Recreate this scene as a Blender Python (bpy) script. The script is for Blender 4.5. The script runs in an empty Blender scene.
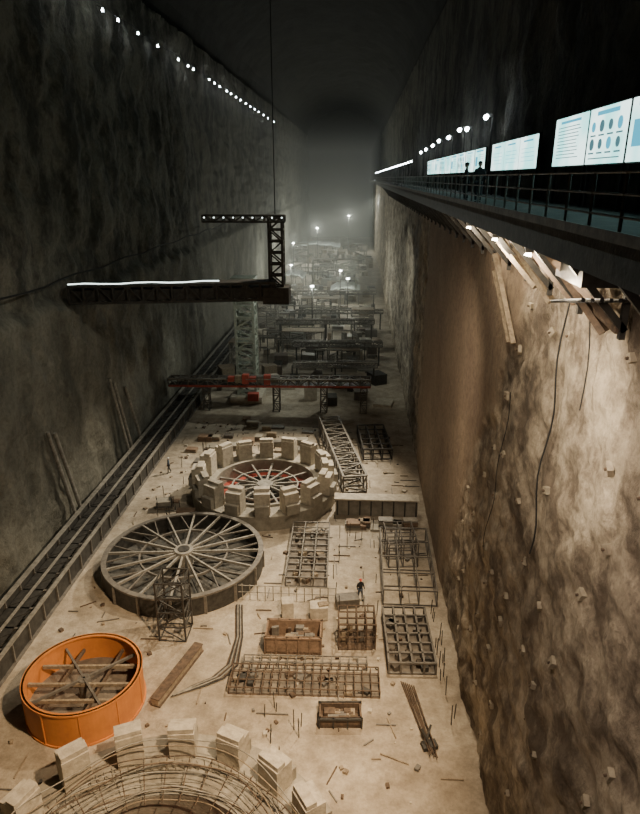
import bpy, math, random
from mathutils import Vector, Matrix, noise
random.seed(7)
S=bpy.context.scene
C=S.collection
# ---------------------------------------------------------------- materials
def nm(name):
    m=bpy.data.materials.new(name); m.use_nodes=True
    nt=m.node_tree; b=nt.nodes['Principled BSDF']; return m,nt,b
def N(nt,t,**k):
    n=nt.nodes.new(t)
    for a,b in k.items(): setattr(n,a,b)
    return n
def mat(name,c1,c2=None,scale=1.5,rough=.85,metal=0.0,bump=.3,bscale=8,detail=8):
    m,nt,b=nm(name)
    c2=c2 or tuple(x*.6 for x in c1)
    g=N(nt,'ShaderNodeNewGeometry')
    n1=N(nt,'ShaderNodeTexNoise'); n1.inputs['Scale'].default_value=scale; n1.inputs['Detail'].default_value=detail
    n1.inputs['Roughness'].default_value=.65
    nt.links.new(g.outputs['Position'],n1.inputs['Vector'])
    r=N(nt,'ShaderNodeValToRGB'); r.color_ramp.elements[0].position=.35; r.color_ramp.elements[1].position=.65
    r.color_ramp.elements[0].color=(*c2,1); r.color_ramp.elements[1].color=(*c1,1)
    nt.links.new(n1.outputs['Fac'],r.inputs['Fac']); nt.links.new(r.outputs['Color'],b.inputs['Base Color'])
    b.inputs['Roughness'].default_value=rough; b.inputs['Metallic'].default_value=metal
    if bump:
        n2=N(nt,'ShaderNodeTexNoise'); n2.inputs['Scale'].default_value=bscale; n2.inputs['Detail'].default_value=6
        nt.links.new(g.outputs['Position'],n2.inputs['Vector'])
        bp=N(nt,'ShaderNodeBump'); bp.inputs['Strength'].default_value=bump; bp.inputs['Distance'].default_value=.1
        nt.links.new(n2.outputs['Fac'],bp.inputs['Height']); nt.links.new(bp.outputs['Normal'],b.inputs['Normal'])
    return m
M_conc=mat('concrete_pale',(.38,.35,.29),(.22,.20,.165),1.2)
M_conc2=mat('concrete_block',(.57,.52,.43),(.36,.32,.26),2.5)
M_concd=mat('concrete_dark',(.10,.095,.085),(.05,.05,.045),1.5)
M_mud=mat('dusty_ground_dark',(.20,.17,.135),(.10,.085,.07),1.5)
M_steel=mat('steel_dark',(.075,.072,.066),(.035,.034,.032),3,.6,.4,.1)
M_rust=mat('steel_rusty',(.16,.11,.075),(.07,.052,.04),4,.8,.2,.2)
M_steelL=mat('steel_dusty',(.38,.36,.32),(.20,.19,.165),3,.6,.3,.1)
M_steelM=mat('steel_mid',(.22,.205,.18),(.12,.11,.10),3,.6,.3,.1)
M_orange=mat('orange_paint',(.62,.235,.06),(.46,.165,.045),.8,.6,0,.05)
M_red=mat('red_paint',(.42,.07,.045),(.25,.055,.04),1,.5,0,.05)
M_black=mat('black_rubber',(.02,.02,.02),(.012,.012,.012),2,.8)
M_wood=mat('timber_weathered',(.34,.28,.20),(.18,.14,.10),5,.9)
M_brown=mat('box_brown',(.28,.19,.13),(.16,.11,.075),3,.8)
M_white=mat('canopy_white',(.46,.49,.46),(.24,.26,.24),.6,.8)
M_green=mat('crane_grey_green',(.42,.46,.40),(.26,.29,.25),2,.6,.1)
M_redb=mat('red_machine',(.50,.09,.06),(.30,.065,.05),1,.6,0,.05)
def emis(name,c,s):
    m,nt,b=nm(name); b.inputs['Base Color'].default_value=(.05,.05,.05,1)
    b.inputs['Emission Color'].default_value=(*c,1); b.inputs['Emission Strength'].default_value=s; return m
M_lamp=emis('lamp_cool',(.85,.95,1),40)
M_lampw=emis('lamp_warm',(1,.9,.7),30)
M_line=emis('tube_light',(.85,1,.95),4)
M_ink=emis('poster_ink',(.10,.24,.28),1.0)
M_inkb=emis('poster_blue',(.06,.42,.60),1.6)
def poster_mat():
    m,nt,b=nm('poster_backlit')
    g=N(nt,'ShaderNodeNewGeometry'); n=N(nt,'ShaderNodeTexNoise'); n.inputs['Scale'].default_value=.5
    nt.links.new(g.outputs['Position'],n.inputs['Vector'])
    r=N(nt,'ShaderNodeValToRGB'); r.color_ramp.elements[0].color=(.32,.80,.76,1); r.color_ramp.elements[1].color=(.75,1,.95,1)
    r.color_ramp.elements[0].position=.4; r.color_ramp.elements[1].position=.6
    nt.links.new(n.outputs['Fac'],r.inputs['Fac']); nt.links.new(r.outputs['Color'],b.inputs['Emission Color'])
    b.inputs['Emission Strength'].default_value=2.8; b.inputs['Base Color'].default_value=(.3,.4,.4,1); return m
M_poster=poster_mat()
def noi(nt,g,s,d=8,ro=.6,st=None):
    n=N(nt,'ShaderNodeTexNoise'); n.inputs['Scale'].default_value=s; n.inputs['Detail'].default_value=d; n.inputs['Roughness'].default_value=ro
    if st:
        mp=N(nt,'ShaderNodeMapping'); mp.inputs['Scale'].default_value=st; nt.links.new(g.outputs['Position'],mp.inputs['Vector']); nt.links.new(mp.outputs[0],n.inputs['Vector'])
    else: nt.links.new(g.outputs['Position'],n.inputs['Vector'])
    return n.outputs['Fac']
def ramp(nt,src,p0,p1,c0,c1):
    r=N(nt,'ShaderNodeValToRGB'); r.color_ramp.elements[0].position=p0; r.color_ramp.elements[1].position=p1
    r.color_ramp.elements[0].color=(*c0,1); r.color_ramp.elements[1].color=(*c1,1); nt.links.new(src,r.inputs['Fac']); return r.outputs['Color']
def mul(nt,a,b,f):
    mx=N(nt,'ShaderNodeMix',data_type='RGBA',blend_type='MULTIPLY'); mx.inputs[0].default_value=f
    nt.links.new(a,mx.inputs[6]); nt.links.new(b,mx.inputs[7]); return mx.outputs[2]
def floor_mat():
    m,nt,b=nm('floor_dusty_concrete'); L=nt.links.new
    g=N(nt,'ShaderNodeNewGeometry')
    a=ramp(nt,noi(nt,g,.16),.38,.62,(.36,.305,.235),(.55,.485,.39))
    a=mul(nt,a,ramp(nt,noi(nt,g,.9,10,.7),.38,.60,(.45,.43,.40),(1,1,1)),.65)
    a=mul(nt,a,ramp(nt,noi(nt,g,6,6,.7),.35,.6,(.6,.58,.55),(1,1,1)),.45)
    L(a,b.inputs['Base Color']); b.inputs['Roughness'].default_value=.85
    bp=N(nt,'ShaderNodeBump'); bp.inputs['Strength'].default_value=.5; bp.inputs['Distance'].default_value=.15
    L(noi(nt,g,2.5,10,.7),bp.inputs['Height']); L(bp.outputs['Normal'],b.inputs['Normal'])
    return m
M_floor=floor_mat()
def rock_mat(name,c_lo,c_hi,p_lo,p_hi,sc=.5,st=(1,1,.5),bd=.2,bs=2.0,big=0):
    m,nt,b=nm(name); L=nt.links.new
    g=N(nt,'ShaderNodeNewGeometry'); at=N(nt,'ShaderNodeAttribute',attribute_name='zone')
    a=ramp(nt,noi(nt,g,sc,12,.7,st),.42,.57,c_lo,c_hi)
    if big: a=mul(nt,a,ramp(nt,noi(nt,g,.13,6,.6,(1,1,1)),.42,.56,(.35,.33,.32),(1,1,1)),big)
    s=ramp(nt,noi(nt,g,.3,8,.6,st),.35,.65,p_lo,p_hi)
    mx=N(nt,'ShaderNodeMix',data_type='RGBA'); L(at.outputs['Fac'],mx.inputs[0]); L(a,mx.inputs[6]); L(s,mx.inputs[7])
    r=mul(nt,mx.outputs[2],ramp(nt,noi(nt,g,3,10,.7),.38,.58,(.42,.40,.38),(1,1,1)),.5)
    L(r,b.inputs['Base Color']); b.inputs['Roughness'].default_value=.9
    bp=N(nt,'ShaderNodeBump'); bp.inputs['Distance'].default_value=bd; bp.inputs['Strength'].default_value=.8
    L(noi(nt,g,bs,10,.7),bp.inputs['Height']); L(bp.outputs['Normal'],b.inputs['Normal'])
    return m
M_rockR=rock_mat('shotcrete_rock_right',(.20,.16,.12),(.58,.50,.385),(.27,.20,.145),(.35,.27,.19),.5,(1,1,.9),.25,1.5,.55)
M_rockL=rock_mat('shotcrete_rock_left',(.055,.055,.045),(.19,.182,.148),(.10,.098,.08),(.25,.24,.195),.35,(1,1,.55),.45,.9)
M_ceil=mat('ceiling_rock',(.03,.03,.026),(.015,.015,.013),.4,.95)

# ---------------------------------------------------------------- mesh builder
class MB:
    def __init__(s): s.v=[];s.f=[];s.mi=[];s.m=[]
    def mid(s,m):
        if m not in s.m: s.m.append(m)
        return s.m.index(m)
    def add(s,vs,fs,m):
        o=len(s.v); s.v+= [tuple(x) for x in vs]; k=s.mid(m)
        for f in fs: s.f.append([o+i for i in f]); s.mi.append(k)
    def box(s,c,d,m,rz=0,tilt=None):
        R=Matrix.Rotation(rz,3,'Z')
        if tilt: R=R@Matrix.Rotation(tilt[0],3,'X')@Matrix.Rotation(tilt[1],3,'Y')
        vs=[Vector(c)+R@Vector((x*d[0]/2,y*d[1]/2,z*d[2]/2)) for x in(-1,1) for y in(-1,1) for z in(-1,1)]
        s.add(vs,[(0,1,3,2),(4,6,7,5),(0,4,5,1),(2,3,7,6),(0,2,6,4),(1,5,7,3)],m)
    def beam(s,p,q,w,h,m):
        p=Vector(p);q=Vector(q);d=(q-p)
        if d.length<1e-5:return
        d.normalize(); up=Vector((0,0,1)) if abs(d.z)<.95 else Vector((0,1,0))
        a=d.cross(up).normalized(); b=a.cross(d).normalized()
        vs=[e+a*x*w/2+b*y*h/2 for e in(p,q) for x,y in((-1,-1),(1,-1),(1,1),(-1,1))]
        s.add(vs,[(3,2,1,0),(4,5,6,7),(0,1,5,4),(1,2,6,5),(2,3,7,6),(3,0,4,7)],m)
    def cyl(s,p,q,r,m,n=8,r2=None):
        p=Vector(p);q=Vector(q);d=(q-p).normalized();up=Vector((0,0,1)) if abs(d.z)<.95 else Vector((0,1,0))
        a=d.cross(up).normalized(); b=a.cross(d).normalized(); r2=r if r2 is None else r2
        vs=[e+(a*math.cos(t*2*math.pi/n)+b*math.sin(t*2*math.pi/n))*rr for e,rr in((p,r),(q,r2)) for t in range(n)]
        fs=[(i,(i+1)%n,n+(i+1)%n,n+i) for i in range(n)]+[tuple(range(n))[::-1],tuple(range(n,2*n))]
        s.add(vs,fs,m)
    def ring(s,c,ri,ro,z0,z1,m,n=96):
        vs=[]
        for i in range(n):
            t=2*math.pi*i/n; cs,sn=math.cos(t),math.sin(t)
            for r,z in((ri,z0),(ro,z0),(ro,z1),(ri,z1)): vs.append((c[0]+cs*r,c[1]+sn*r,z))
        fs=[]
        for i in range(n):
            j=(i+1)%n
            for e in range(4): fs.append((i*4+e,j*4+e,j*4+(e+1)%4,i*4+(e+1)%4))
        s.add(vs,fs,m)
    def path(s,pts,r,m,n=6):
        for a,b in zip(pts[:-1],pts[1:]): s.cyl(a,b,r,m,n)
    def truss(s,p,q,w,h,bays,m,t=.1):
        p=Vector(p);q=Vector(q);d=(q-p);L=d.length;d.normalize()
        up=Vector((0,0,1)) if abs(d.z)<.9 else Vector((0,1,0))
        a=d.cross(up).normalized(); b=a.cross(d).normalized()
        c=[a*w/2,-a*w/2,a*w/2+b*h,-a*w/2+b*h]
        for x in c: s.beam(p+x,q+x,t*1.3,t*1.3,m)
        for i in range(bays+1):
            o=p+d*L*i/bays
            for i1,i2 in((0,1),(2,3),(0,2),(1,3)): s.beam(o+c[i1],o+c[i2],t,t,m)
            if i<bays:
                o2=p+d*L*(i+1)/bays
                for i1,i2 in((0,2),(1,3)) if i%2 else((2,0),(3,1)): s.beam(o+c[i1],o2+c[i2],t*.8,t*.8,m)
                s.beam(o+c[0 if i%2 else 1],o2+c[1 if i%2 else 0],t*.8,t*.8,m)
                s.beam(o+c[2 if i%2 else 3],o2+c[3 if i%2 else 2],t*.8,t*.8,m)
    def obj(s,name,bevel=0,smooth=False):
        me=bpy.data.meshes.new(name); me.from_pydata(s.v,[],s.f); me.update()
        for m in s.m: me.materials.append(m)
        me.polygons.foreach_set('material_index',s.mi)
        if smooth: me.polygons.foreach_set('use_smooth',[True]*len(me.polygons))
        o=bpy.data.objects.new(name,me); C.objects.link(o)
        if bevel:
            bm=o.modifiers.new('bev','BEVEL'); bm.width=bevel; bm.segments=2; bm.limit_method='ANGLE'
        return o
# ---------------------------------------------------------------- shell
XR=6.8; XL=-25.0; YEND=332
def steps(segs):
    out=[]
    for a,b,s in segs:
        n=max(1,int(round((b-a)/s)))
        out+=[a+(b-a)*i/n for i in range(n)]
    out.append(segs[-1][1]); return out
def sm(a,b,x):
    t=max(0,min(1,(x-a)/(b-a))); return t*t*(3-2*t)
def wall(name,X,sgn,ys,zs,disp,zone,m):
    vs=[];zo=[]
    for y in ys:
        for z in zs:
            k=zone(y,z); zo.append(k); vs.append((X+sgn*disp(y,z,k),y,z))
    nz=len(zs); fs=[]
    for i in range(len(ys)-1):
        for j in range(nz-1):
            f=(i*nz+j,(i+1)*nz+j,(i+1)*nz+j+1,i*nz+j+1)
            fs.append(f if sgn>0 else f[::-1])
    me=bpy.data.meshes.new(name); me.from_pydata(vs,[],fs); me.update()
    at=me.attributes.new('zone','FLOAT','POINT'); at.data.foreach_set('value',zo)
    me.materials.append(m); me.polygons.foreach_set('use_smooth',[True]*len(me.polygons))
    o=bpy.data.objects.new(name,me); C.objects.link(o); return o
def fr(y,z,s,o=5,seed=0):
    return noise.fractal(Vector((seed,y*s,z*s)),.9,2.0,o,noise_basis='PERLIN_ORIGINAL')
def zoneR(y,z):
    edge=24.0+(26-z)*.62+fr(y,z,.25,4,3)*2.5
    return sm(edge-1.2,edge+1.2,y)*(1-sm(60,64,y+fr(y,z,.3,3,9)*3))
def dispR(y,z,k):
    big=fr(y,z,.25,5,1); fine=fr(y,z,1.0,4,2); rid=abs(fr(y+z*.3,z,.3,4,21))
    return (.2+.22*big+.13*fine+.2*rid)*(1-k)+k*(.35+.05*fr(y,z,.4,3,5))
ysR=steps([(-6,8,1),(8,36,.16),(36,70,.35),(70,130,1),(130,YEND,3)])
zsR=steps([(-.5,26.2,.17)])
wall('wall_right',XR,-1,ysR,zsR,dispR,zoneR,M_rockR)
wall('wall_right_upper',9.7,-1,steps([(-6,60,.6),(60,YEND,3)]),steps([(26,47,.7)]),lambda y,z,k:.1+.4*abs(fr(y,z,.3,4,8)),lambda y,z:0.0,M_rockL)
def dispL(y,z,k):
    base=.15+.9*abs(fr(y,z*.7,.16,5,11))+.18*fr(y,z,.8,3,12)
    return base*(1-k)+k*(1.0+.65*abs(fr(y,z*.6,.2,5,14))+.16*fr(y,z,.7,4,15))
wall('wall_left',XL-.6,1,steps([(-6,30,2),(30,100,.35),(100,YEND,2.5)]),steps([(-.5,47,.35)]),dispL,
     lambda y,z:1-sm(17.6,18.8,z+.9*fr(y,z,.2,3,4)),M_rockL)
vs=[];fs=[];ny=60;na=24
for i in range(ny+1):
    y=-6+(YEND+6)*i/ny
    for j in range(na+1):
        t=math.pi*j/na; x=-8+17.9*math.cos(t); z=46.5+11*math.sin(t)+.5*noise.noise(Vector((x*.3,y*.3,1)))
        vs.append((x,y,z))
for i in range(ny):
    for j in range(na):
        a=i*(na+1)+j; fs.append((a,a+na+1,a+na+2,a+1))
me=bpy.data.meshes.new('ceiling'); me.from_pydata(vs,[],fs); me.materials.append(M_ceil)
C.objects.link(bpy.data.objects.new('ceiling',me))
def endwall(name,y):
    b=MB(); b.box((-8,y,28),(37,.6,62),M_ceil); return b.obj(name)
endwall('wall_end',YEND+.2); endwall('wall_back',-6.3)
P1=(-8.0,16.9); P2=(-8.3,53.5)
b=MB(); FX0,FX1=-25.6,7.9; RP={P1:5.3,P2:4.9}
def quad(x0,x1,y0,y1): b.add([(x0,y0,0),(x1,y0,0),(x1,y1,0),(x0,y1,0)],[(0,1,2,3)],M_floor)
yy=-7
for P in(P1,P2):
    quad(FX0,FX1,yy,P[1]-9); quad(FX0,P[0]-9,P[1]-9,P[1]+9); quad(P[0]+9,FX1,P[1]-9,P[1]+9)
    n=96; vs=[]
    for i in range(n):
        t=2*math.pi*(i+.0)/n; cs,sn=math.cos(t),math.sin(t); k=9/max(abs(cs),abs(sn))
        vs+= [(P[0]+cs*k,P[1]+sn*k,0),(P[0]+cs*RP[P],P[1]+sn*RP[P],0)]
    b.add(vs,[(2*i,2*((i+1)%n),2*((i+1)%n)+1,2*i+1) for i in range(n)],M_floor)
    b.cyl((P[0],P[1],-6.2),(P[0],P[1],-6),RP[P]+.2,M_concd,48)
    yy=P[1]+9
quad(FX0,FX1,yy,YEND+1)
b.obj('floor')
# ---------------------------------------------------------------- generator pits
def blocks(b,c,R,z0,h,w,d,n,off):
    for i in range(n):
        t=off+2*math.pi*i/n; jr=random.uniform(-.15,.15)
        x=c[0]+math.cos(t)*(R+jr); y=c[1]+math.sin(t)*(R+jr); rz=t+random.uniform(-.1,.1); hh=h*random.uniform(.88,1.08)
        b.box((x,y,z0+hh/2),(d,w,hh),M_conc2,rz=rz)
        b.box((x-math.cos(t)*.2,y-math.sin(t)*.2,z0+hh+.12),(d*.5,w*.98,.3),M_conc2,rz=rz)
        b.box((x+math.cos(t)*(d/2+.15),y+math.sin(t)*(d/2+.15),z0+hh*.25),(.4,w*.9,hh*.5),M_conc,rz=rz)
b=MB()
b.ring(P1,5.3,6.7,-.2,.3,M_conc); b.ring(P1,6.7,8.6,-.2,.45,M_conc)
b.ring(P1,5.1,5.4,-6,.4,M_conc); b.ring(P1,4.2,5.1,-2.2,-1.8,M_rust); b.ring(P1,3.9,4.2,-3,-1.6,M_red); b.ring(P1,2.4,2.7,-5,-3,M_steelM)
b.cyl((P1[0],P1[1],-6),(P1[0],P1[1],-3.2),.9,M_steelM,24)
for i in range(12):
    t=2*math.pi*i/12; b.beam((P1[0]+math.cos(t)*.8,P1[1]+math.sin(t)*.8,-3.4),(P1[0]+math.cos(t)*5.1,P1[1]+math.sin(t)*5.1,-2.4),.2,.3,M_rust)
blocks(b,P1,7.6,.4,1.75,1.3,1.05,18,math.radians(13))
for k in range(14):
    r=4.8+k*.155; z=.45+.35*math.sin(k*1.1)+.09*k; m=(M_wood,M_steelL,M_steelL,M_rust)[k%4]
    b.path([(P1[0]+math.cos(t)*r*(1+.018*math.sin(5*t+k)),P1[1]+math.sin(t)*r*(1+.024*math.cos(4*t+k)),z+.17*math.sin(7*t+k)) for t in [i*2*math.pi/80 for i in range(81)]],.032,m,5)
for i in range(110):
    t=2*math.pi*i/110; 
    b.cyl((P1[0]+math.cos(t)*6.6,P1[1]+math.sin(t)*6.6,.3),(P1[0]+math.cos(t)*6.5,P1[1]+math.sin(t)*6.5,1.0+random.random()*.4),.025,M_steelL,5)
    if i%3==0: b.cyl((P1[0]+math.cos(t)*4.6,P1[1]+math.sin(t)*4.6,.5),(P1[0]+math.cos(t)*6.7,P1[1]+math.sin(t)*6.7,1.1),.03,M_rust,5)
b.obj('generator_pit',.03)
b=MB()
b.ring(P2,4.9,6.7,-.2,1.3,M_conc); b.ring(P2,4.6,4.9,-6,1.5,M_conc)
b.ring(P2,3.6,4.6,-.3,.1,M_red); b.ring(P2,2.9,3.1,-3,.5,M_steelM); b.ring(P2,1.6,1.8,-.2,.8,M_steelM); b.cyl((P2[0],P2[1],-6),(P2[0],P2[1],1.2),.75,M_steelL,24)
for i in range(14):
    t=2*math.pi*i/14+.2; b.beam((P2[0]+math.cos(t)*.7,P2[1]+math.sin(t)*.7,1.0),(P2[0]+math.cos(t)*4.7,P2[1]+math.sin(t)*4.7,1.0),.18,.25,M_steelL)
b.ring(P2,3.0,3.14,.9,1.1,M_steelL)
blocks(b,P2,5.9,1.3,1.85,1.35,1.15,16,math.radians(6))
b.obj('generator_pit',.03)
c=(-12.7,41.1); b=MB()
b.ring(c,5.7,5.9,0,1.5,M_steel); b.ring(c,5.6,5.98,1.4,1.55,M_steelM); b.ring(c,0.5,5.8,.02,.12,M_concd); b.ring(c,3.2,3.32,1.25,1.45,M_steelM)
b.cyl((c[0],c[1],0),(c[0],c[1],1.7),.7,M_steelL,32); b.cyl((c[0],c[1],1.7),(c[0],c[1],1.75),.45,M_steel,24)
for i in range(16):
    t=2*math.pi*i/16+.1; cs,sn=math.cos(t),math.sin(t)
    b.beam((c[0]+cs*.6,c[1]+sn*.6,1.45),(c[0]+cs*5.6,c[1]+sn*5.6,1.45),.13,.2,M_steelL)
    b.beam((c[0]+cs*5.93,c[1]+sn*5.93,0),(c[0]+cs*5.93,c[1]+sn*5.93,1.4),.2,.14,M_steelM)
    b.beam((c[0]+cs*.6,c[1]+sn*.6,.5),(c[0]+cs*5.6,c[1]+sn*5.6,.5),.12,.15,M_steel)
    for sgn in(-1,1):
        t2=t+sgn*math.pi/16
        if i%2==0: b.beam((c[0]+cs*3.2,c[1]+sn*3.2,1.4),(c[0]+math.cos(t2)*5.6,c[1]+math.sin(t2)*5.6,1.4),.08,.12,M_steelM)
b.obj('stator_frame',.01)
c=(-14.85,27.75); b=MB()
b.ring(c,3.07,3.17,0,2.15,M_orange); b.ring(c,2.95,3.22,2.05,2.15,M_orange); b.ring(c,2.95,3.24,0,.12,M_orange)
for i in range(10):
    t=2*math.pi*i/10; b.beam((c[0]+math.cos(t)*3.18,c[1]+math.sin(t)*3.18,.1),(c[0]+math.cos(t)*3.18,c[1]+math.sin(t)*3.18,2.05),.05,.06,M_orange)
b.cyl((c[0],c[1],.3),(c[0],c[1],1.7),.35,M_steelM,20); b.ring(c,.3,3.07,.4,.46,M_mud)
for dx in(-1.5,-.3,1.1): 
    l=math.sqrt(3.05**2-dx*dx)-.05; b.beam((c[0]-l,c[1]+dx-.2,1.5),(c[0]+l,c[1]+dx+.2,1.5),.14,.2,M_wood)
for dx in(-1.3,1.0):
    l=math.sqrt(3.05**2-dx*dx)-.1; b.beam((c[0]+dx-.2,c[1]-l,1.3),(c[0]+dx+.2,c[1]+l,1.3),.12,.2,M_rust)
for t in(.75,2.3): b.beam((c[0]-math.cos(t)*3,c[1]-math.sin(t)*3,1.65),(c[0]+math.cos(t)*3,c[1]+math.sin(t)*3,1.65),.12,.16,M_steelM)
b.obj('orange_steel_ring')
# ---------------------------------------------------------------- steel structures on floor
def frame(name,x0,x1,y0,y1,h,nx,ny,m,t=.12,rz=0,mid=False,plate=None):
    b=MB(); lv=[t/2,h] if not mid else [t/2,h/2,h]
    for z in lv:
        for i in range(nx+1):
            x=x0+(x1-x0)*i/nx; b.beam((x,y0,z),(x,y1,z),t,t,m)
        for j in range(ny+1):
            y=y0+(y1-y0)*j/ny; b.beam((x0,y,z),(x1,y,z),t,t,m)
    for i in range(nx+1):
        for j in range(ny+1):
            x=x0+(x1-x0)*i/nx;y=y0+(y1-y0)*j/ny; b.beam((x,y,0),(x,y,h),t,t,m)
            if j<ny and (i in(0,nx)): b.beam((x,y,t),(x,y0+(y1-y0)*(j+1)/ny,h),t*.7,t*.7,m)
    if plate:
        b.box(((x0+x1)/2,(y0+y1)/2,.05),(x1-x0-.1,y1-y0-.1,.06),plate)
        for k in range(int((x1-x0)*(y1-y0)*1.1)):
            x=random.uniform(x0+.3,x1-.3);y=random.uniform(y0+.3,y1-.3);s=random.uniform(.15,.6)
            b.box((x,y,.08+h*.2),(s,s*random.uniform(.5,1.5),h*.4),random.choice([M_rust,M_wood,M_steelM,M_steel,M_mud]),random.random())
    if rz:
        cx,cy=(x0+x1)/2,(y0+y1)/2; R=Matrix.Rotation(rz,3,'Z')
        b.v=[tuple(R@Vector((v[0]-cx,v[1]-cy,v[2]))+Vector((cx,cy,0))) for v in b.v]
    return b.obj(name)
frame('steel_platform_truss',-4.9,-1.9,39.3,47.2,.8,3,9,M_steelM,.08,.02,False,M_mud)
frame('steel_grillage',2.2,5.0,31.0,36.3,.8,4,6,M_steelM,.12,.04,False,M_mud)
frame('scaffold_frame',2.2,5.9,37.6,46,1.2,3,4,M_steelM,.08,0,False)
frame('scaffold_frame',2.6,4.8,42.2,45.6,2.0,2,3,M_steelM,.07,.1,True)
frame('lattice_girder',-7.0,1.7,28.9,30.8,.5,18,3,M_rust,.05,.02,False,M_mud)
frame('lattice_girder',-6.5,1.0,31.0,31.6,.5,14,1,M_steelM,.06,.03)
b=MB(); b.truss((-3.1,70,.1),(.1,54.3,.1),2.2,1.6,12,M_steelM,.14); b.obj('lattice_gangway')
frame('steel_grillage',.6,3.6,62,69,1.2,3,5,M_steel,.12,.1)
b=MB(); b.truss((-11.4,33,0),(-11.4,33,4.3),1.7,1.7,4,M_steel,.08)
b.obj('scaffold_tower')
def bin_(name,c,d,m,m2,rz=0,fill=.6):
    b=MB(); w,l,h=d; t=.1
    R=Matrix.Rotation(rz,3,'Z')
    def bx(o,s,mm,r=0): 
        p=R@Vector(o); b.box((c[0]+p.x,c[1]+p.y,o[2]),s,mm,rz+r)
    bx((0,0,.1),(w,l,.2),m)
    bx((0,-l/2+t/2,h/2),(w,t,h),m);bx((0,l/2-t/2,h/2),(w,t,h),m)
    bx((-w/2+t/2,0,h/2),(t,l,h),m);bx((w/2-t/2,0,h/2),(t,l,h),m)
    for i in range(int(w/.6)+1):
        x=-w/2+w*i/int(w/.6+.001)
        bx((x,-l/2-.04,h/2),(.08,.1,h),m2);bx((x,l/2+.04,h/2),(.08,.1,h),m2)
    bx((0,-l/2-.03,h-.06),(w+.1,.14,.12),m2);bx((0,l/2+.03,h-.06),(w+.1,.14,.12),m2)
    for k in range(14):
        s=random.uniform(.2,.6); bx((random.uniform(-w/2+.4,w/2-.4),random.uniform(-l/2+.35,l/2-.35),h*fill*.5+random.random()*.1),(s,s*.7,h*fill),random.choice([M_wood,M_rust,M_steelM]),0)
    return b.obj(name)
bin_('material_container',(-3.6,33.1),(3.5,1.7,1.3),M_brown,M_brown,.02,.8)
bin_('debris_skip',(-.5,27.3),(2.3,1.1,.7),M_rust,M_steel,.06,.7)
frame('mesh_cage',-.8,1.5,32.9,34.8,1.9,4,3,M_rust,.07,.05,True,M_rust)
b=MB(); b.box((-2.2,36,.5),(1.2,.9,1.0),M_conc2,.1); b.box((-4.3,35.8,.7),(.8,.8,1.4),M_conc2,.2); b.box((-.3,37.4,.35),(1.6,.9,.7),M_steelM,.2); b.box((-1.9,36,1.05),(.7,.5,.1),M_wood,.3); b.obj('concrete_counterweights',.04)
b=MB(); b.beam((-10.9,27.6,.3),(-9.5,32.3,.3),.45,.4,M_wood); b.beam((-10.9,27.6,.54),(-9.5,32.3,.54),.6,.06,M_rust); b.beam((-10.9,27.6,.06),(-9.5,32.3,.06),.6,.1,M_rust); b.obj('steel_box_beam')
b=MB()
for k in range(8):
    o=k*.12
    pts=[(-10.2+o*.5,28.3+o*.3),(-9.2+o,29.2+o*.1),(-8.2+o*.9,29.9),(-7.5+o*.8,31),(-7.4+o*.5,33.5),(-8.0+o*.5,36.8)]
    b.path([(x,y,.08+.04*(k%3)) for x,y in pts],.045,(M_rust,M_steel,M_steelL)[k%3],5)
b.obj('rebar_bundle')
b=MB()
for i in range(15):
    x=-8.8+i*.55; b.cyl((x,37.6+.1*math.sin(i),0),(x,37.6+.1*math.sin(i),1.2),.035,M_steelL,6)
for z in(.6,1.15): b.cyl((-8.8,37.6,z),(-1.1,37.6,z),.03,M_steelL,6)
b.obj('safety_railing')
b=MB(); b.box((2.0,50.4,.8),(7.2,.8,1.6),M_conc); b.box((2.0,50.3,1.65),(7.4,1.2,.15),M_conc2); 
for i in range(8): b.box((-1.4+i*.98,49.95,.8),(.12,.15,1.5),M_concd)
b.obj('concrete_parapet',.03)
b=MB()
for k in range(7):
    b.cyl((3.0+k*.12,30.3-k*.05,.06),(4.1+k*.07,24.8+random.random(),.1+.3*random.random()),.035,M_rust,5)
b.beam((3.9,25.6,0),(4.3,26.4,.9),.1,.1,M_steel); b.beam((4.4,25.4,0),(3.8,26.2,.8),.1,.1,M_steel); b.box((4.2,25.8,.12),(.8,.5,.24),M_steel,.3)
b.obj('scrap_rebar_pile')
def clear(x,y): return not any(math.hypot(x-c[0],y-c[1])<r for c,r in((P1,9),(P2,7.3),((-12.7,41.1),6.4),((-14.85,27.75),3.7)))
b=MB()
for i in range(620):
    x=random.uniform(-19.5,5.2);y=random.uniform(22,72)
    if not clear(x,y) or (49<y<52 and x>-2) or (-11.5<x<-9 and 27<y<33): continue
    s=random.uniform(.08,.28)
    if random.random()<.5: 
        t=random.choice([0,1.57,random.uniform(0,3.14)]);l=random.uniform(.4,1.8)
        if not clear(x+math.cos(t)*l,y+math.sin(t)*l): continue
        b.beam((x,y,.04),(x+math.cos(t)*l,y+math.sin(t)*l,.06),.06,.06,random.choice([M_wood,M_rust,M_steelM,M_steelM]))
    else: b.box((x,y,s*.35),(s,s*random.uniform(.6,1.6),s*.7),random.choice([M_wood,M_rust,M_conc2,M_steelM]),random.random()*3)
b.obj('construction_debris')
b=MB()
for i in range(38):
    x,y=random.choice([(random.uniform(-18,-13),random.uniform(48,68)),(random.uniform(-1,5),random.uniform(47.8,48.6)),(random.uniform(-14,-4.5),random.uniform(62,74)),(random.uniform(-14,-4.5),random.uniform(62,74))])
    if not clear(x,y): continue
    w=random.uniform(.8,1.6);l=random.uniform(.5,1.2); rz=random.choice([0,.1,1.5])
    for k in range(random.randint(1,4)): b.box((x,y,.1+k*.2),(w,l,.16),random.choice([M_wood,M_steelM,M_brown,M_conc]),rz+random.uniform(-.06,.06))
b.obj('timber_stacks')
b=MB()
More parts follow.
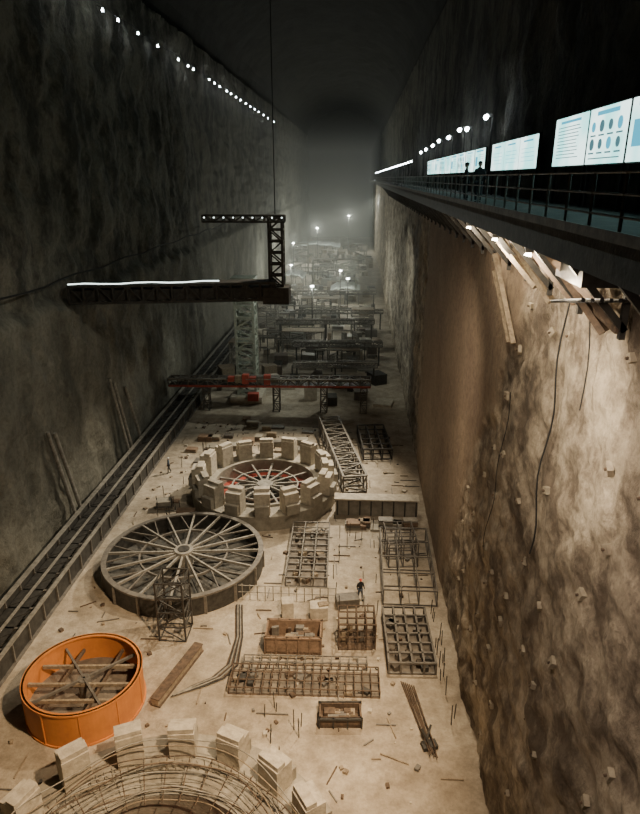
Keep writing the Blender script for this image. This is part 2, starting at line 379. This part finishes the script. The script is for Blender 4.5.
for i in range(60):
    x,y=random.choice([(random.uniform(-1.5,1.8),random.uniform(35,48)),(random.uniform(5.3,5.8),random.uniform(26,37)),(random.uniform(-5,-1),random.uniform(24.5,28.5)),(random.uniform(-18,-15.5),random.uniform(47,66))])
    b.cyl((x,y,0),(x+random.uniform(-.05,.05),y,random.uniform(.6,1.5)),.03,M_steel,5)
b.obj('starter_bars')
b=MB()
for x,w in((-23.2,.34),(-20.6,.26)):
    b.box((x,75,.7),(.12,110,1.4),M_steel); b.box((x,75,1.42),(w,110,.1),M_steelL); b.box((x,75,.05),(.5,110,.1),M_steelM)
    for i in range(55): b.box((x+.1,20.5+i*2,.7),(.14,.1,1.3),M_steelM)
b.box((-22.2,75,.95),(1.5,110,.06),M_steel); b.box((-22.0,75,1.25),(.16,110,.12),M_steelL)
for i in range(55):
    y=20.5+i*2; b.box((-21.9,y,.9),(2.5,.14,.16),M_steelM)
    b.beam((-23.1,y,1.0),(-20.7,y+2,1.0),.07,.07,M_steel)
b.obj('steel_gantry_track')
b=MB()
for y,zt in((45.3,9.2),(46.4,8.7),(58.6,9.5),(59.6,8.8),(62.5,7.5)):
    b.cyl((XL+1.6,y+1.6,0),(XL+.9,y,zt),.17,M_steelL,8)
b.obj('leaning_props')
b=MB()
b.path([(XL+.95,y,20.2+.12*math.sin(y*.5)) for y in range(30,120,3)],.08,M_black,6)
b.obj('wall_pipes')
# ---------------------------------------------------------------- mid cavern structures
b=MB(); b.truss((-24.3,53.3,18.0),(-7.0,54.6,18.3),1.6,1.4,14,M_steel,.16)
b.beam((-24.3,53.3,19.45),(-7.0,54.6,19.75),1.7,.12,M_steel); b.beam((-24.3,53.3,18.6),(-7.0,54.6,18.9),1.3,.9,M_steel)
b.path([(-24.2+i*1.4,52.45+i*.1,19.62+.03*i+.05*math.sin(i*1.7)) for i in range(10)],.05,M_line,6)
b.truss((-6.9,54.3,19.3),(-6.9,54.3,24.9),1.1,1.1,6,M_steel,.15)
b.truss((-12.9,54.4,24.6),(-6.1,54.4,24.6),.7,.5,8,M_steel,.1)
for i in range(9): b.box((-12.7+i*.8,54.0,24.95),(.10,.10,.08),M_line)
b.box((-6.9,54.6,18.6),(2.2,1.8,1.4),M_steel)
b.cyl((-6.9,54.4,25.2),(-6.9,54.4,57),.04,M_black,6)
b.obj('gantry_bridge')
b=MB(); b.truss((-14.4,80,0),(-14.4,80,15.5),2.3,2.3,11,M_green,.24); b.box((-14.4,81,.4),(4.2,4.2,.9),M_conc2)
b.box((-14.4,80.8,15.9),(3,3,.8),M_green); b.box((-13.4,78.9,1.0),(1.4,.9,1.0),M_redb)
for k in range(5): b.box((-14.4,81.2,2+k*3),(2.6,2.6,.12),M_green)
b.obj('tower_crane_mast')
b=MB(); b.truss((-23.6,76.5,3.3),(1.8,75.5,3.9),1.4,.9,20,M_steelM,.15); b.beam((-23.6,75.6,4.25),(1.8,74.6,4.85),.12,.1,M_steelL); b.beam((-23.6,76.5,3.3),(1.8,75.5,3.9),1.3,.2,M_steel)
b.beam((-23.6,75.7,3.3),(1.8,74.7,3.9),.1,.25,M_redb)
for x in(-19,-10,-4,1): b.truss((x,76,0),(x,76,3.3),.8,.8,3,M_steelM,.1)
for k in range(7): b.box((-15.5+k*.9,75.5,4.45),(.8,.7,.6+.3*(k%3)),(M_redb,M_wood,M_redb,M_redb,M_steelM,M_redb,M_steelM)[k])
b.obj('access_footbridge')
CAN=[(-15,232,17,10,6.5),(-3,153,7,8,4.2),(-17,172,6,8,4.5)]
b=MB()
def okc(x,y,s=3): return not any(abs(x-c[0])<c[2]/2+s and abs(y-c[1])<c[3]/2+s for c in CAN)
for i in range(260):
    x=random.uniform(-19.5,4.0);y=79+random.random()**1.2*200; s=random.uniform(.5,2.6);h=random.uniform(.3,2.0)
    if (abs(x+14.4)<4 and y<85) or not okc(x,y): continue
    b.box((x,y,h/2-.02),(s,s*random.uniform(.4,1.8),h),random.choice([M_steel,M_concd,M_steelM,M_wood,M_conc,M_rust,M_conc2,M_steelM]),random.choice([0,.1,-.2,.5]))
    if i%4==0: b.box((x,y,h+.05),(s*1.2,s,.08),M_steelL,.1)
for i in range(60):
    x=random.uniform(-19,-3);y=random.uniform(84,220);l=random.uniform(3,8); zz=random.uniform(1.5,4)
    if not okc(x,y,6): continue
    b.beam((x,y,zz),(x+l*.8,y,zz),.2,.25,random.choice([M_steelM,M_steelL])); b.beam((x,y,0),(x,y,zz),.15,.15,M_steel); b.beam((x+l*.8,y,0),(x+l*.8,y,zz),.15,.15,M_steel)
b.obj('formwork_stacks')
b=MB()
for x,y,w,h,n in((-17,92,4,5,3),(-2,96,5,3,2),(-9,104,7,4,2),(1,118,4,5,3),(-17,118,4,6,4),(-8,135,8,4,2),(-3,178,6,7,4),(-18,200,5,9,5),(0,210,5,8,4),(-10,186,6,6,3)):
    for d in(0,2): b.truss((x,y+d,0),(x,y+d,h),w,.6,n,M_steelL,.1 if y<150 else .2)
    b.box((x,y+1,h),(w,2.6,.12),M_wood)
for y,z,x0,x1 in((88,2.5,-9,3),(98,3,-10,4),(110,4,-14,3),(124,3,-12,5),(140,4,-16,4)):
    b.truss((x0,y,z),(x1,y,z+.2),1,.7,10,M_steelM,.12); b.beam((x0,y-.6,z+.8),(x1,y-.6,z+1),.1,.12,M_steelL)
    for x in(x0+.5,(x0+x1)/2,x1-.5): b.beam((x,y,0),(x,y,z),.25,.25,M_steel)
b.obj('scaffolding')
WL=[(-17,164,7,3800),(-4,147,8,3000),(-14,222,12,10000),(-4,260,14,11000),(-8,112,10,1900),(-2,128,9,1300),(-19,190,10,3500)]
b=MB()
for x,y,z,e in WL:
    b.cyl((x,y+.3,0),(x,y+.3,z),.08,M_steel,6); b.box((x,y+.3,z+.2),(.7,.3,.4),M_steel); b.box((x,y+.1,z+.2),(.45,.1,.22),M_lamp)
b.obj('work_light_masts')
for k,(x,y,w,l,h) in enumerate(CAN):
    b=MB(); n=10
    for i in range(n):
        x0=x-w/2+w*i/n;x1=x0+w/n; f=lambda i:h-1.2+.9*math.sin(math.pi*i/n)+.35*((i*7)%3)/2
        z0=f(i);z1=f(i+1)
        b.add([(x0,y-l/2,z0),(x1,y-l/2,z1),(x1,y+l/2,z1+.3),(x0,y+l/2,z0+.3),(x0,y-l/2,z0-.15),(x1,y-l/2,z1-.15),(x1,y+l/2,z1+.15),(x0,y+l/2,z0+.15)],[(0,1,2,3),(7,6,5,4),(0,4,5,1),(2,6,7,3),(1,5,6,2),(3,7,4,0)],M_white)
    for dx in(-1,0,1):
        for dy in(-1,1): b.beam((x+dx*w*.45,y+dy*l*.45,0),(x+dx*w*.45,y+dy*l*.45,h-1.1),.2,.2,M_steelM)
    for k in range(8): b.box((x+random.uniform(-.4,.4)*w,y+random.uniform(-.3,.3)*l,.7),(1.2,1.5,1.4),random.choice([M_steelM,M_wood,M_conc2]),random.random())
    b.obj('work_canopy')
# ---------------------------------------------------------------- right walkway
DZ=26.95
b=MB(); b.box((6.85,162,DZ-.12),(4.6,336,.24),M_concd)
for x in(4.65,6.2): b.box((x,162,DZ-.5),(.14,336,.5),M_steel)
b.box((4.52,162,DZ+.06),(.05,336,.2),M_steelM)
y=6.0
while y<150:
    b.beam((4.6,y,DZ-.62),(6.2,y,DZ-.62),.2,.22,M_steel)
    b.beam((4.75,y,DZ-.7),(6.2,y,DZ-2.3),.14,.16,M_steel)
    b.beam((6.15,y,DZ-2.5),(6.15,y,DZ-.5),.14,.14,M_steel); y+=3
b.obj('service_walkway')
b=MB(); y=4.0
while y<200:
    b.cyl((4.6,y,DZ),(4.6,y,DZ+1.15),.035,M_steelM,6); y+=1.6 if y<70 else 4
for z in(.4,.78,1.15): b.cyl((4.6,3,DZ+z),(4.6,250,DZ+z),.026,M_steelL if z>1 else M_steelM,6)
b.obj('walkway_railing')
b=MB()
for p,q,w in(((4.9,24.9,26.2),(6.3,23.1,24.4),.3),((5.1,22.6,26.2),(6.3,21.2,24.2),.28),((5.7,27.8,25.0),(6.2,25.2,21.8),.2),((5.9,28.6,24.2),(6.25,26.2,21.6),.16),((5.0,19.8,26.2),(6.3,18.8,24.6),.3),((5.0,17.6,26.2),(6.3,16.4,24.3),.3),((4.9,16.5,26.1),(6.3,15.4,24.6),.3)):
    b.beam(p,q,w,w*.6,M_wood if p[1]>20 else M_rust)
b.beam((6.1,15,24.7),(6.1,23,25.6),.2,.25,M_rust)
b.obj('timber_brackets')
b=MB()
b.box((5.5,15.6,25.9),(1.1,2.0,.4),M_steel)
for i in range(6): b.cyl((4.9+i*.2,14.2,25.5),(5.2+i*.18,17.4,24.9),.05,M_black,6)
b.obj('cable_tray_bundle')
b=MB()
for y in(19.0,23.8,29.6): b.box((4.85,y,26.1),(.25,.22,.2),M_steel); b.cyl((4.85,y,26.0),(4.83,y,25.9),.08,M_lampw,12,.11)
b.obj('under_deck_lamps')
def board(y0,y1,z0,z1,kind,X=8.5):
    b=MB(); b.box((X+.08,(y0+y1)/2,(z0+z1)/2),(.14,y1-y0,z1-z0),M_steel)
    b.box((X,(y0+y1)/2,(z0+z1)/2),(.04,y1-y0-.1,z1-z0-.1),M_poster)
    for y in(y0+.2,y1-.2): b.beam((X+.1,y,DZ),(X+.1,y,z1),.1,.1,M_steel)
    W=y1-y0;H=z1-z0;xf=X-.03
    def q(u,v,w,h,m): b.box((xf,y1-u*W,z0+v*H),(.02,w*W,h*H),m)
    if kind==0:
        q(.5,.88,.6,.05,M_inkb)
        for i in range(10):
            w=.72*random.uniform(.75,1.0); q(.13+w/2,.78-i*.066,w,.016,M_ink)
    elif kind==1:
        q(.5,.88,.55,.07,M_inkb)
        for r in range(2):
            for k in range(4):
                u=.16+.225*k;v=.66-.30*r
                b.cyl((xf+.005,y1-u*W,z0+v*H),(xf-.02,y1-u*W,z0+v*H),.20 if (k+r)%2 else .17,M_ink if (k+r)%3 else M_inkb,20); q(u,v-.15,.14,.028,M_ink)
        q(.5,.12,.8,.02,M_ink)
    elif kind==2:
        q(.5,.88,.7,.07,M_inkb); q(.2,.45,.2,.4,M_inkb)
        for i in range(7): q(.65,.72-i*.09,.5,.018,M_ink)
    else:
        q(.5,.84,.5,.05,M_inkb)
        for i in range(4): q(.5,.62-i*.12,.7,.012,M_inkb)
    return b.obj('notice_board')
for y0,y1,k in((14.4,18.4,3),(18.6,22.6,2),(22.75,26.5,1),(26.65,30.9,0)): board(y0,y1,28.43,30.4,k)
for i,y in enumerate((33.7,37.5,41.3)): board(y,y+3.7,28.4,30.05,3)
for i in range(9):
    y=47.5+i*4.4; board(y,y+4.0,28.4,30.0,(2,0,1)[i%3])
b=MB()
lamps=[(47,31.9),(55,31.7),(59,31.9),(66,31.7),(74,31.8),(80,31.6),(88,31.5),(95,31.4)]
for y,z in lamps:
    b.cyl((8.7,y,DZ),(8.7,y,z),.05,M_steel,6); b.box((8.45,y,z),(.4,.35,.2),M_steel); b.cyl((8.3,y-.12,z-.05),(8.2,y-.3,z-.15),.13,M_lamp,12,.16)
y=98
while y<325: b.box((7.2,y,30.2),(.22,.22,.22),M_lamp); b.cyl((7.3,y,DZ),(7.3,y,30.1),.04,M_steel,5); y+=5+random.random()*2
b.obj('walkway_lamps')
b=MB()
ys=[58,61,66,70,76,83,92,97,100,110,114,118,124,128,133,138,144,150,156,162,170,178,190]
for y in ys: b.cyl((XL+1.2,y,42.35),(XL+1.2,y,42.6),.085+.0005*y,M_lamp,8,.07); b.cyl((XL+.7,y,42.85),(XL+1.2,y,42.6),.03,M_steel,5)
b.path([(XL+1.2,y,42.85-.2*(i%2)) for i,y in enumerate(range(50,200,4))],.03,M_black,5)
b.obj('string_lights')
M_bolt=mat('bolt_plate_grouted',(.42,.37,.28),(.26,.22,.17),3)
b=MB()
for i in range(10):
    for j in range(10):
        y=10.5+i*2.5+(j%2)*1.2+random.uniform(-.6,.6); z=2.0+j*2.4+random.uniform(-.6,.6)
        k=zoneR(y,z)
        if (k>.5 and random.random()<.8) or random.random()<.4: continue
        x=XR-dispR(y,z,k)
        s=random.uniform(.18,.34); b.box((x-.05,y,z),(.16,s,s),M_bolt,random.uniform(-.3,.3),(random.uniform(-.6,.6),random.uniform(-.3,.3)))
        b.cyl((x-.1,y,z),(x-.2,y,z-.02),.04,M_rust,6)
b.obj('rock_bolt_plates')
b=MB()
def hang(y0,z0,z1,sl=0,r=.03):
    n=int((z0-z1)/.6); b.path([(XR-.62+.08*math.sin(i*.9+y0),y0+sl*i+.1*math.sin(i*.7),z0-i*.6) for i in range(n)],r,M_black,5)
hang(19,25.8,15,.05,.03); hang(17.2,25.6,21,-.04,.02); hang(24.5,20,10,.15,.018)
b.obj('hanging_cables')
# ---------------------------------------------------------------- people
M_skin=mat('skin',(.55,.36,.26),(.5,.32,.23),6,.6,0,0)
M_dk=mat('cloth_dark',(.05,.055,.06),(.03,.03,.035),6,.9,0,0)
M_blue=mat('cloth_blue',(.10,.13,.18),(.07,.09,.13),6,.9,0,0)
M_hatR=mat('helmet_red',(.6,.08,.05),(.55,.07,.05),6,.4,0,0)
M_hatY=mat('helmet_white',(.7,.7,.66),(.65,.65,.6),6,.4,0,0)
M_eye=mat('eye_dark',(.02,.02,.02),(.01,.01,.01),6,.3,0,0)
def skin_part(name,chains,m,parent,sub=1):
    vs=[];es=[];rs=[]
    idx={}
    def vid(p,r):
        k=tuple(round(x,4) for x in p)
        if k not in idx: idx[k]=len(vs); vs.append(p); rs.append(r)
        return idx[k]
    for ch in chains:
        pr=None
        for p,r in ch:
            i=vid(p,r)
            if pr is not None: es.append((pr,i))
            pr=i
    me=bpy.data.meshes.new(name); me.from_pydata(vs,es,[]); o=bpy.data.objects.new(name,me); C.objects.link(o)
    sk=o.modifiers.new('s','SKIN'); 
    if not me.skin_vertices: me.skin_vertices.new()
    for i,r in enumerate(rs):
        rr=r if isinstance(r,tuple) else (r,r); me.skin_vertices[0].data[i].radius=rr
    me.skin_vertices[0].data[0].use_root=True
    sk.use_smooth_shade=True
    ss=o.modifiers.new('u','SUBSURF'); ss.levels=sub; ss.render_levels=sub
    me.materials.append(m); o.parent=parent; return o
def person(name,loc,rz,mt,mb,hat,stride=.12,arm=.15,elbow=.1,lean=0):
    e=bpy.data.objects.new(name,None); C.objects.link(e); e.location=loc; e.rotation_euler=(lean,0,rz)
    s=stride
    skin_part('trousers',[[((0,0,.93),(.15,.11)),((.09,-s*.1,.86),.095),((.11,-s*.6,.48),.068),((.115,-s+.03,.10),.05)],
      [((0,0,.93),(.15,.11)),((-.09,s*.1,.86),.095),((-.11,s*.3,.48),.068),((-.115,s+.06,.10),.05)]],mb,e,2)
    skin_part('jacket',[[((0,0,.92),(.16,.115)),((0,0,1.12),(.15,.11)),((0,.0,1.33),(.18,.115)),((0,0,1.44),(.10,.08)),((0,-.005,1.51),.055)],
      [((0,0,1.33),(.18,.115)),((.18,0,1.38),.07),((.24,.02,1.12),.05),((.25,-arm,.90+elbow),.036)],
      [((0,0,1.33),(.18,.115)),((-.18,0,1.38),.07),((-.24,.03,1.12),.05),((-.25,-arm*.6,.89+elbow*.5),.036)]],mt,e,2)
    for sx,ay,az in((1,-arm,.90+elbow),(-1,-arm*.6,.89+elbow*.5)):
        w=Vector((sx*.25,ay,az))
        palm=[[(tuple(w),.024),(tuple(w+Vector((0,-.01,-.05))),(.02,.035)),(tuple(w+Vector((0,-.015,-.085))),(.016,.038))]]
        skin_part('hand',palm,M_skin,e,1)
        for k,ln in enumerate((.065,.075,.07,.055)):
            a=w+Vector((0,-.042+.022*k,-.08)); skin_part('finger_%d'%(k+1),[[(tuple(a),.010),(tuple(a+Vector((-sx*.008,-.004,-ln*.5))),.009),(tuple(a+Vector((-sx*.022,-.008,-ln))),.008)]],M_skin,e,1)
        a=w+Vector((-sx*.005,-.035,-.03)); skin_part('thumb',[[(tuple(a),.012),(tuple(a+Vector((-sx*.01,-.03,-.03))),.010),(tuple(a+Vector((-sx*.015,-.035,-.06))),.009)]],M_skin,e,1)
    for sx,fy in((1,-s+.03),(-1,s+.06)):
        skin_part('boot',[[((sx*.115,fy+.03,.06),.05),((sx*.118,fy-.06,.05),(.05,.045)),((sx*.12,fy-.15,.035),(.045,.033))]],M_eye,e,1)
    b=MB(); n=20;r=14;vs=[];fs=[]
    for i in range(r+1):
        ph=math.pi*i/r
        for j in range(n):
            th=2*math.pi*j/n; x=.076*math.sin(ph)*math.cos(th);y=.098*math.sin(ph)*math.sin(th);z=.118*math.cos(ph)
            if z<0: x*=1+z*2.2; y*=1+z*1.6
            if y<0 and abs(x)<.018 and -.045<z<.012: y-=.022*(1-abs(z+.02)/.04) if abs(z+.02)<.04 else 0
            vs.append((x,y-.01,z+1.62))
    for i in range(r):
        for j in range(n): fs.append((i*n+j,(i+1)*n+j,(i+1)*n+(j+1)%n,i*n+(j+1)%n))
    b.add(vs,fs,M_skin); b.cyl((0,.005,1.47),(0,0,1.58),.052,M_skin,12)
    for sx in(-1,1):
        b.box((sx*.03,-.094,1.625),(.022,.012,.010),M_eye); b.box((sx*.078,.005,1.615),(.014,.035,.055),M_skin)
        b.box((sx*.03,-.096,1.645),(.03,.008,.006),M_eye)
    b.box((0,-.088,1.558),(.04,.012,.008),M_brown)
    h=b.obj('head',0,True); h.parent=e
    b=MB(); vs=[];fs=[]; r=7
    for i in range(r+1):
        ph=math.pi/2*i/r
        for j in range(n):
            th=2*math.pi*j/n; k=1.0 if i<r else 1.18
            vs.append((.098*math.sin(ph)*math.cos(th)*k,.122*math.sin(ph)*math.sin(th)*(k+(.12 if i==r and math.sin(th)<0 else 0)),.11*math.cos(ph)+1.655))
    for i in range(r):
        for j in range(n): fs.append((i*n+j,(i+1)*n+j,(i+1)*n+(j+1)%n,i*n+(j+1)%n))
    fs.append(tuple(r*n+j for j in range(n)))
    b.add(vs,fs,hat); o=b.obj('helmet' ,0,True); o.parent=e
    return e
person('construction_worker',(.6,38.0,0),.3,M_dk,M_blue,M_hatR,.1,.2,.1)
person('construction_worker',(-18.6,57.5,0),-1.2,M_blue,M_dk,M_hatY,.14,.2)
person('visitor',(5.3,30.6,DZ),2.8,M_dk,M_dk,M_dk,.08,.25,.2)
person('visitor',(5.1,33.0,DZ),-1.8,M_dk,M_dk,M_dk,.05,.2,.1)
# ---------------------------------------------------------------- lights
def spot(name,loc,tgt,e,col,ang=90,blend=.6,size=.4):
    l=bpy.data.lights.new(name,'SPOT'); l.energy=e; l.color=col; l.spot_size=math.radians(ang); l.spot_blend=blend; l.shadow_soft_size=size
    o=bpy.data.objects.new(name,l); C.objects.link(o); o.location=loc
    o.rotation_euler=(Vector(tgt)-Vector(loc)).to_track_quat('-Z','Y').to_euler()
def point(name,loc,e,col,size=.2):
    l=bpy.data.lights.new(name,'POINT'); l.energy=e; l.color=col; l.shadow_soft_size=size
    o=bpy.data.objects.new(name,l); C.objects.link(o); o.location=loc
W=(1,.71,.42);WC=(1,.86,.64);CO=(.82,.95,1); CG=(.95,1,.86)
spot('floodlight',(3.8,15,26.2),(-8,24.5,0),52000,W,64,.8,.6)
spot('floodlight',(4.2,40,26.2),(-6,33,0),29000,(1,.78,.51),72,.9,.5)
spot('floodlight',(4.2,72,26.2),(-9,54,0),72000,WC,56,.8,.5)
spot('floodlight',(-1,60,40),(-10,50,0),30000,WC,56,.9,.6)
spot('floodlight',(3,92,26),(-13,78,5),10000,CG,60,.9,.5)  # unseen fill spot, added so the mast and footbridge show
spot('floodlight',(3,66,26),(-14,82,6),7000,CG,50,.9,.5)  # likewise an added fill, brightens the crane mast
spot('left_wall_fill',(0,35,32),(-25,46,4),9500,(1,.95,.79),72,1,1)  # added fill without a fixture, lifts the dark left wall
for y,e in((15.5,250),(19.0,500),(23.8,900),(29.6,350)):
    point('wall_lamp',(4.7,y,25.6),e,(1,.82,.58),.12)
spot('wall_fill',(0.5,8,27),(6.8,19,12),5200,(1,.80,.62),90,.9,.5)  # added fill spots in mid-air, brighten the rock and slab
spot('wall_fill',(1.0,14,24),(6.8,18,21.5),3300,(1,.83,.60),75,1,.5)
spot('wall_fill',(-2,30,24),(6.8,42,12),4000,(1,.80,.58),80,.9,.5)
spot('wall_fill',(-4,80,24),(6.8,85,12),4500,CG,80,.9,.5)  # added fill, lightens the far stretch of the right wall
for x,y,z,e in WL: point('work_lamp',(x,y-.4,z+.2),e,(.96,1,.86),.3)
point('wall_streak_lamp',(5.6,235,20),1100,CO,.3)
for y in(62,110,180): point('walkway_light',(6.5,y,31),120,CO,.3)
for y in(66,100,140): point('string_light_glow',(XL+2.5,y,42),50,(.9,.95,.8),.3)
w=bpy.data.worlds.new('w'); S.world=w; w.use_nodes=True
w.node_tree.nodes['Background'].inputs['Color'].default_value=(.004,.005,.005,1)
m=bpy.data.materials.new('dusty_air'); m.use_nodes=True; nt=m.node_tree; nt.nodes.clear()
o=nt.nodes.new('ShaderNodeOutputMaterial'); v=nt.nodes.new('ShaderNodeVolumeScatter'); v.inputs['Density'].default_value=.0038; v.inputs['Anisotropy'].default_value=.2
v.inputs['Color'].default_value=(.97,.97,.90,1); nt.links.new(v.outputs['Volume'],o.inputs['Volume'])
b=MB(); b.box((-9.2,200,20),(28,240,39),m); b.obj('dust_haze')
cd=bpy.data.cameras.new('camera'); cam=bpy.data.objects.new('camera',cd); C.objects.link(cam)
cd.sensor_fit='VERTICAL'; cd.sensor_height=24; cd.lens=640/814*24; cd.clip_end=800
cam.location=(0,0,28); cam.rotation_euler=(math.pi/2-math.atan(229/640),0,math.atan(40/679.7))
S.camera=cam
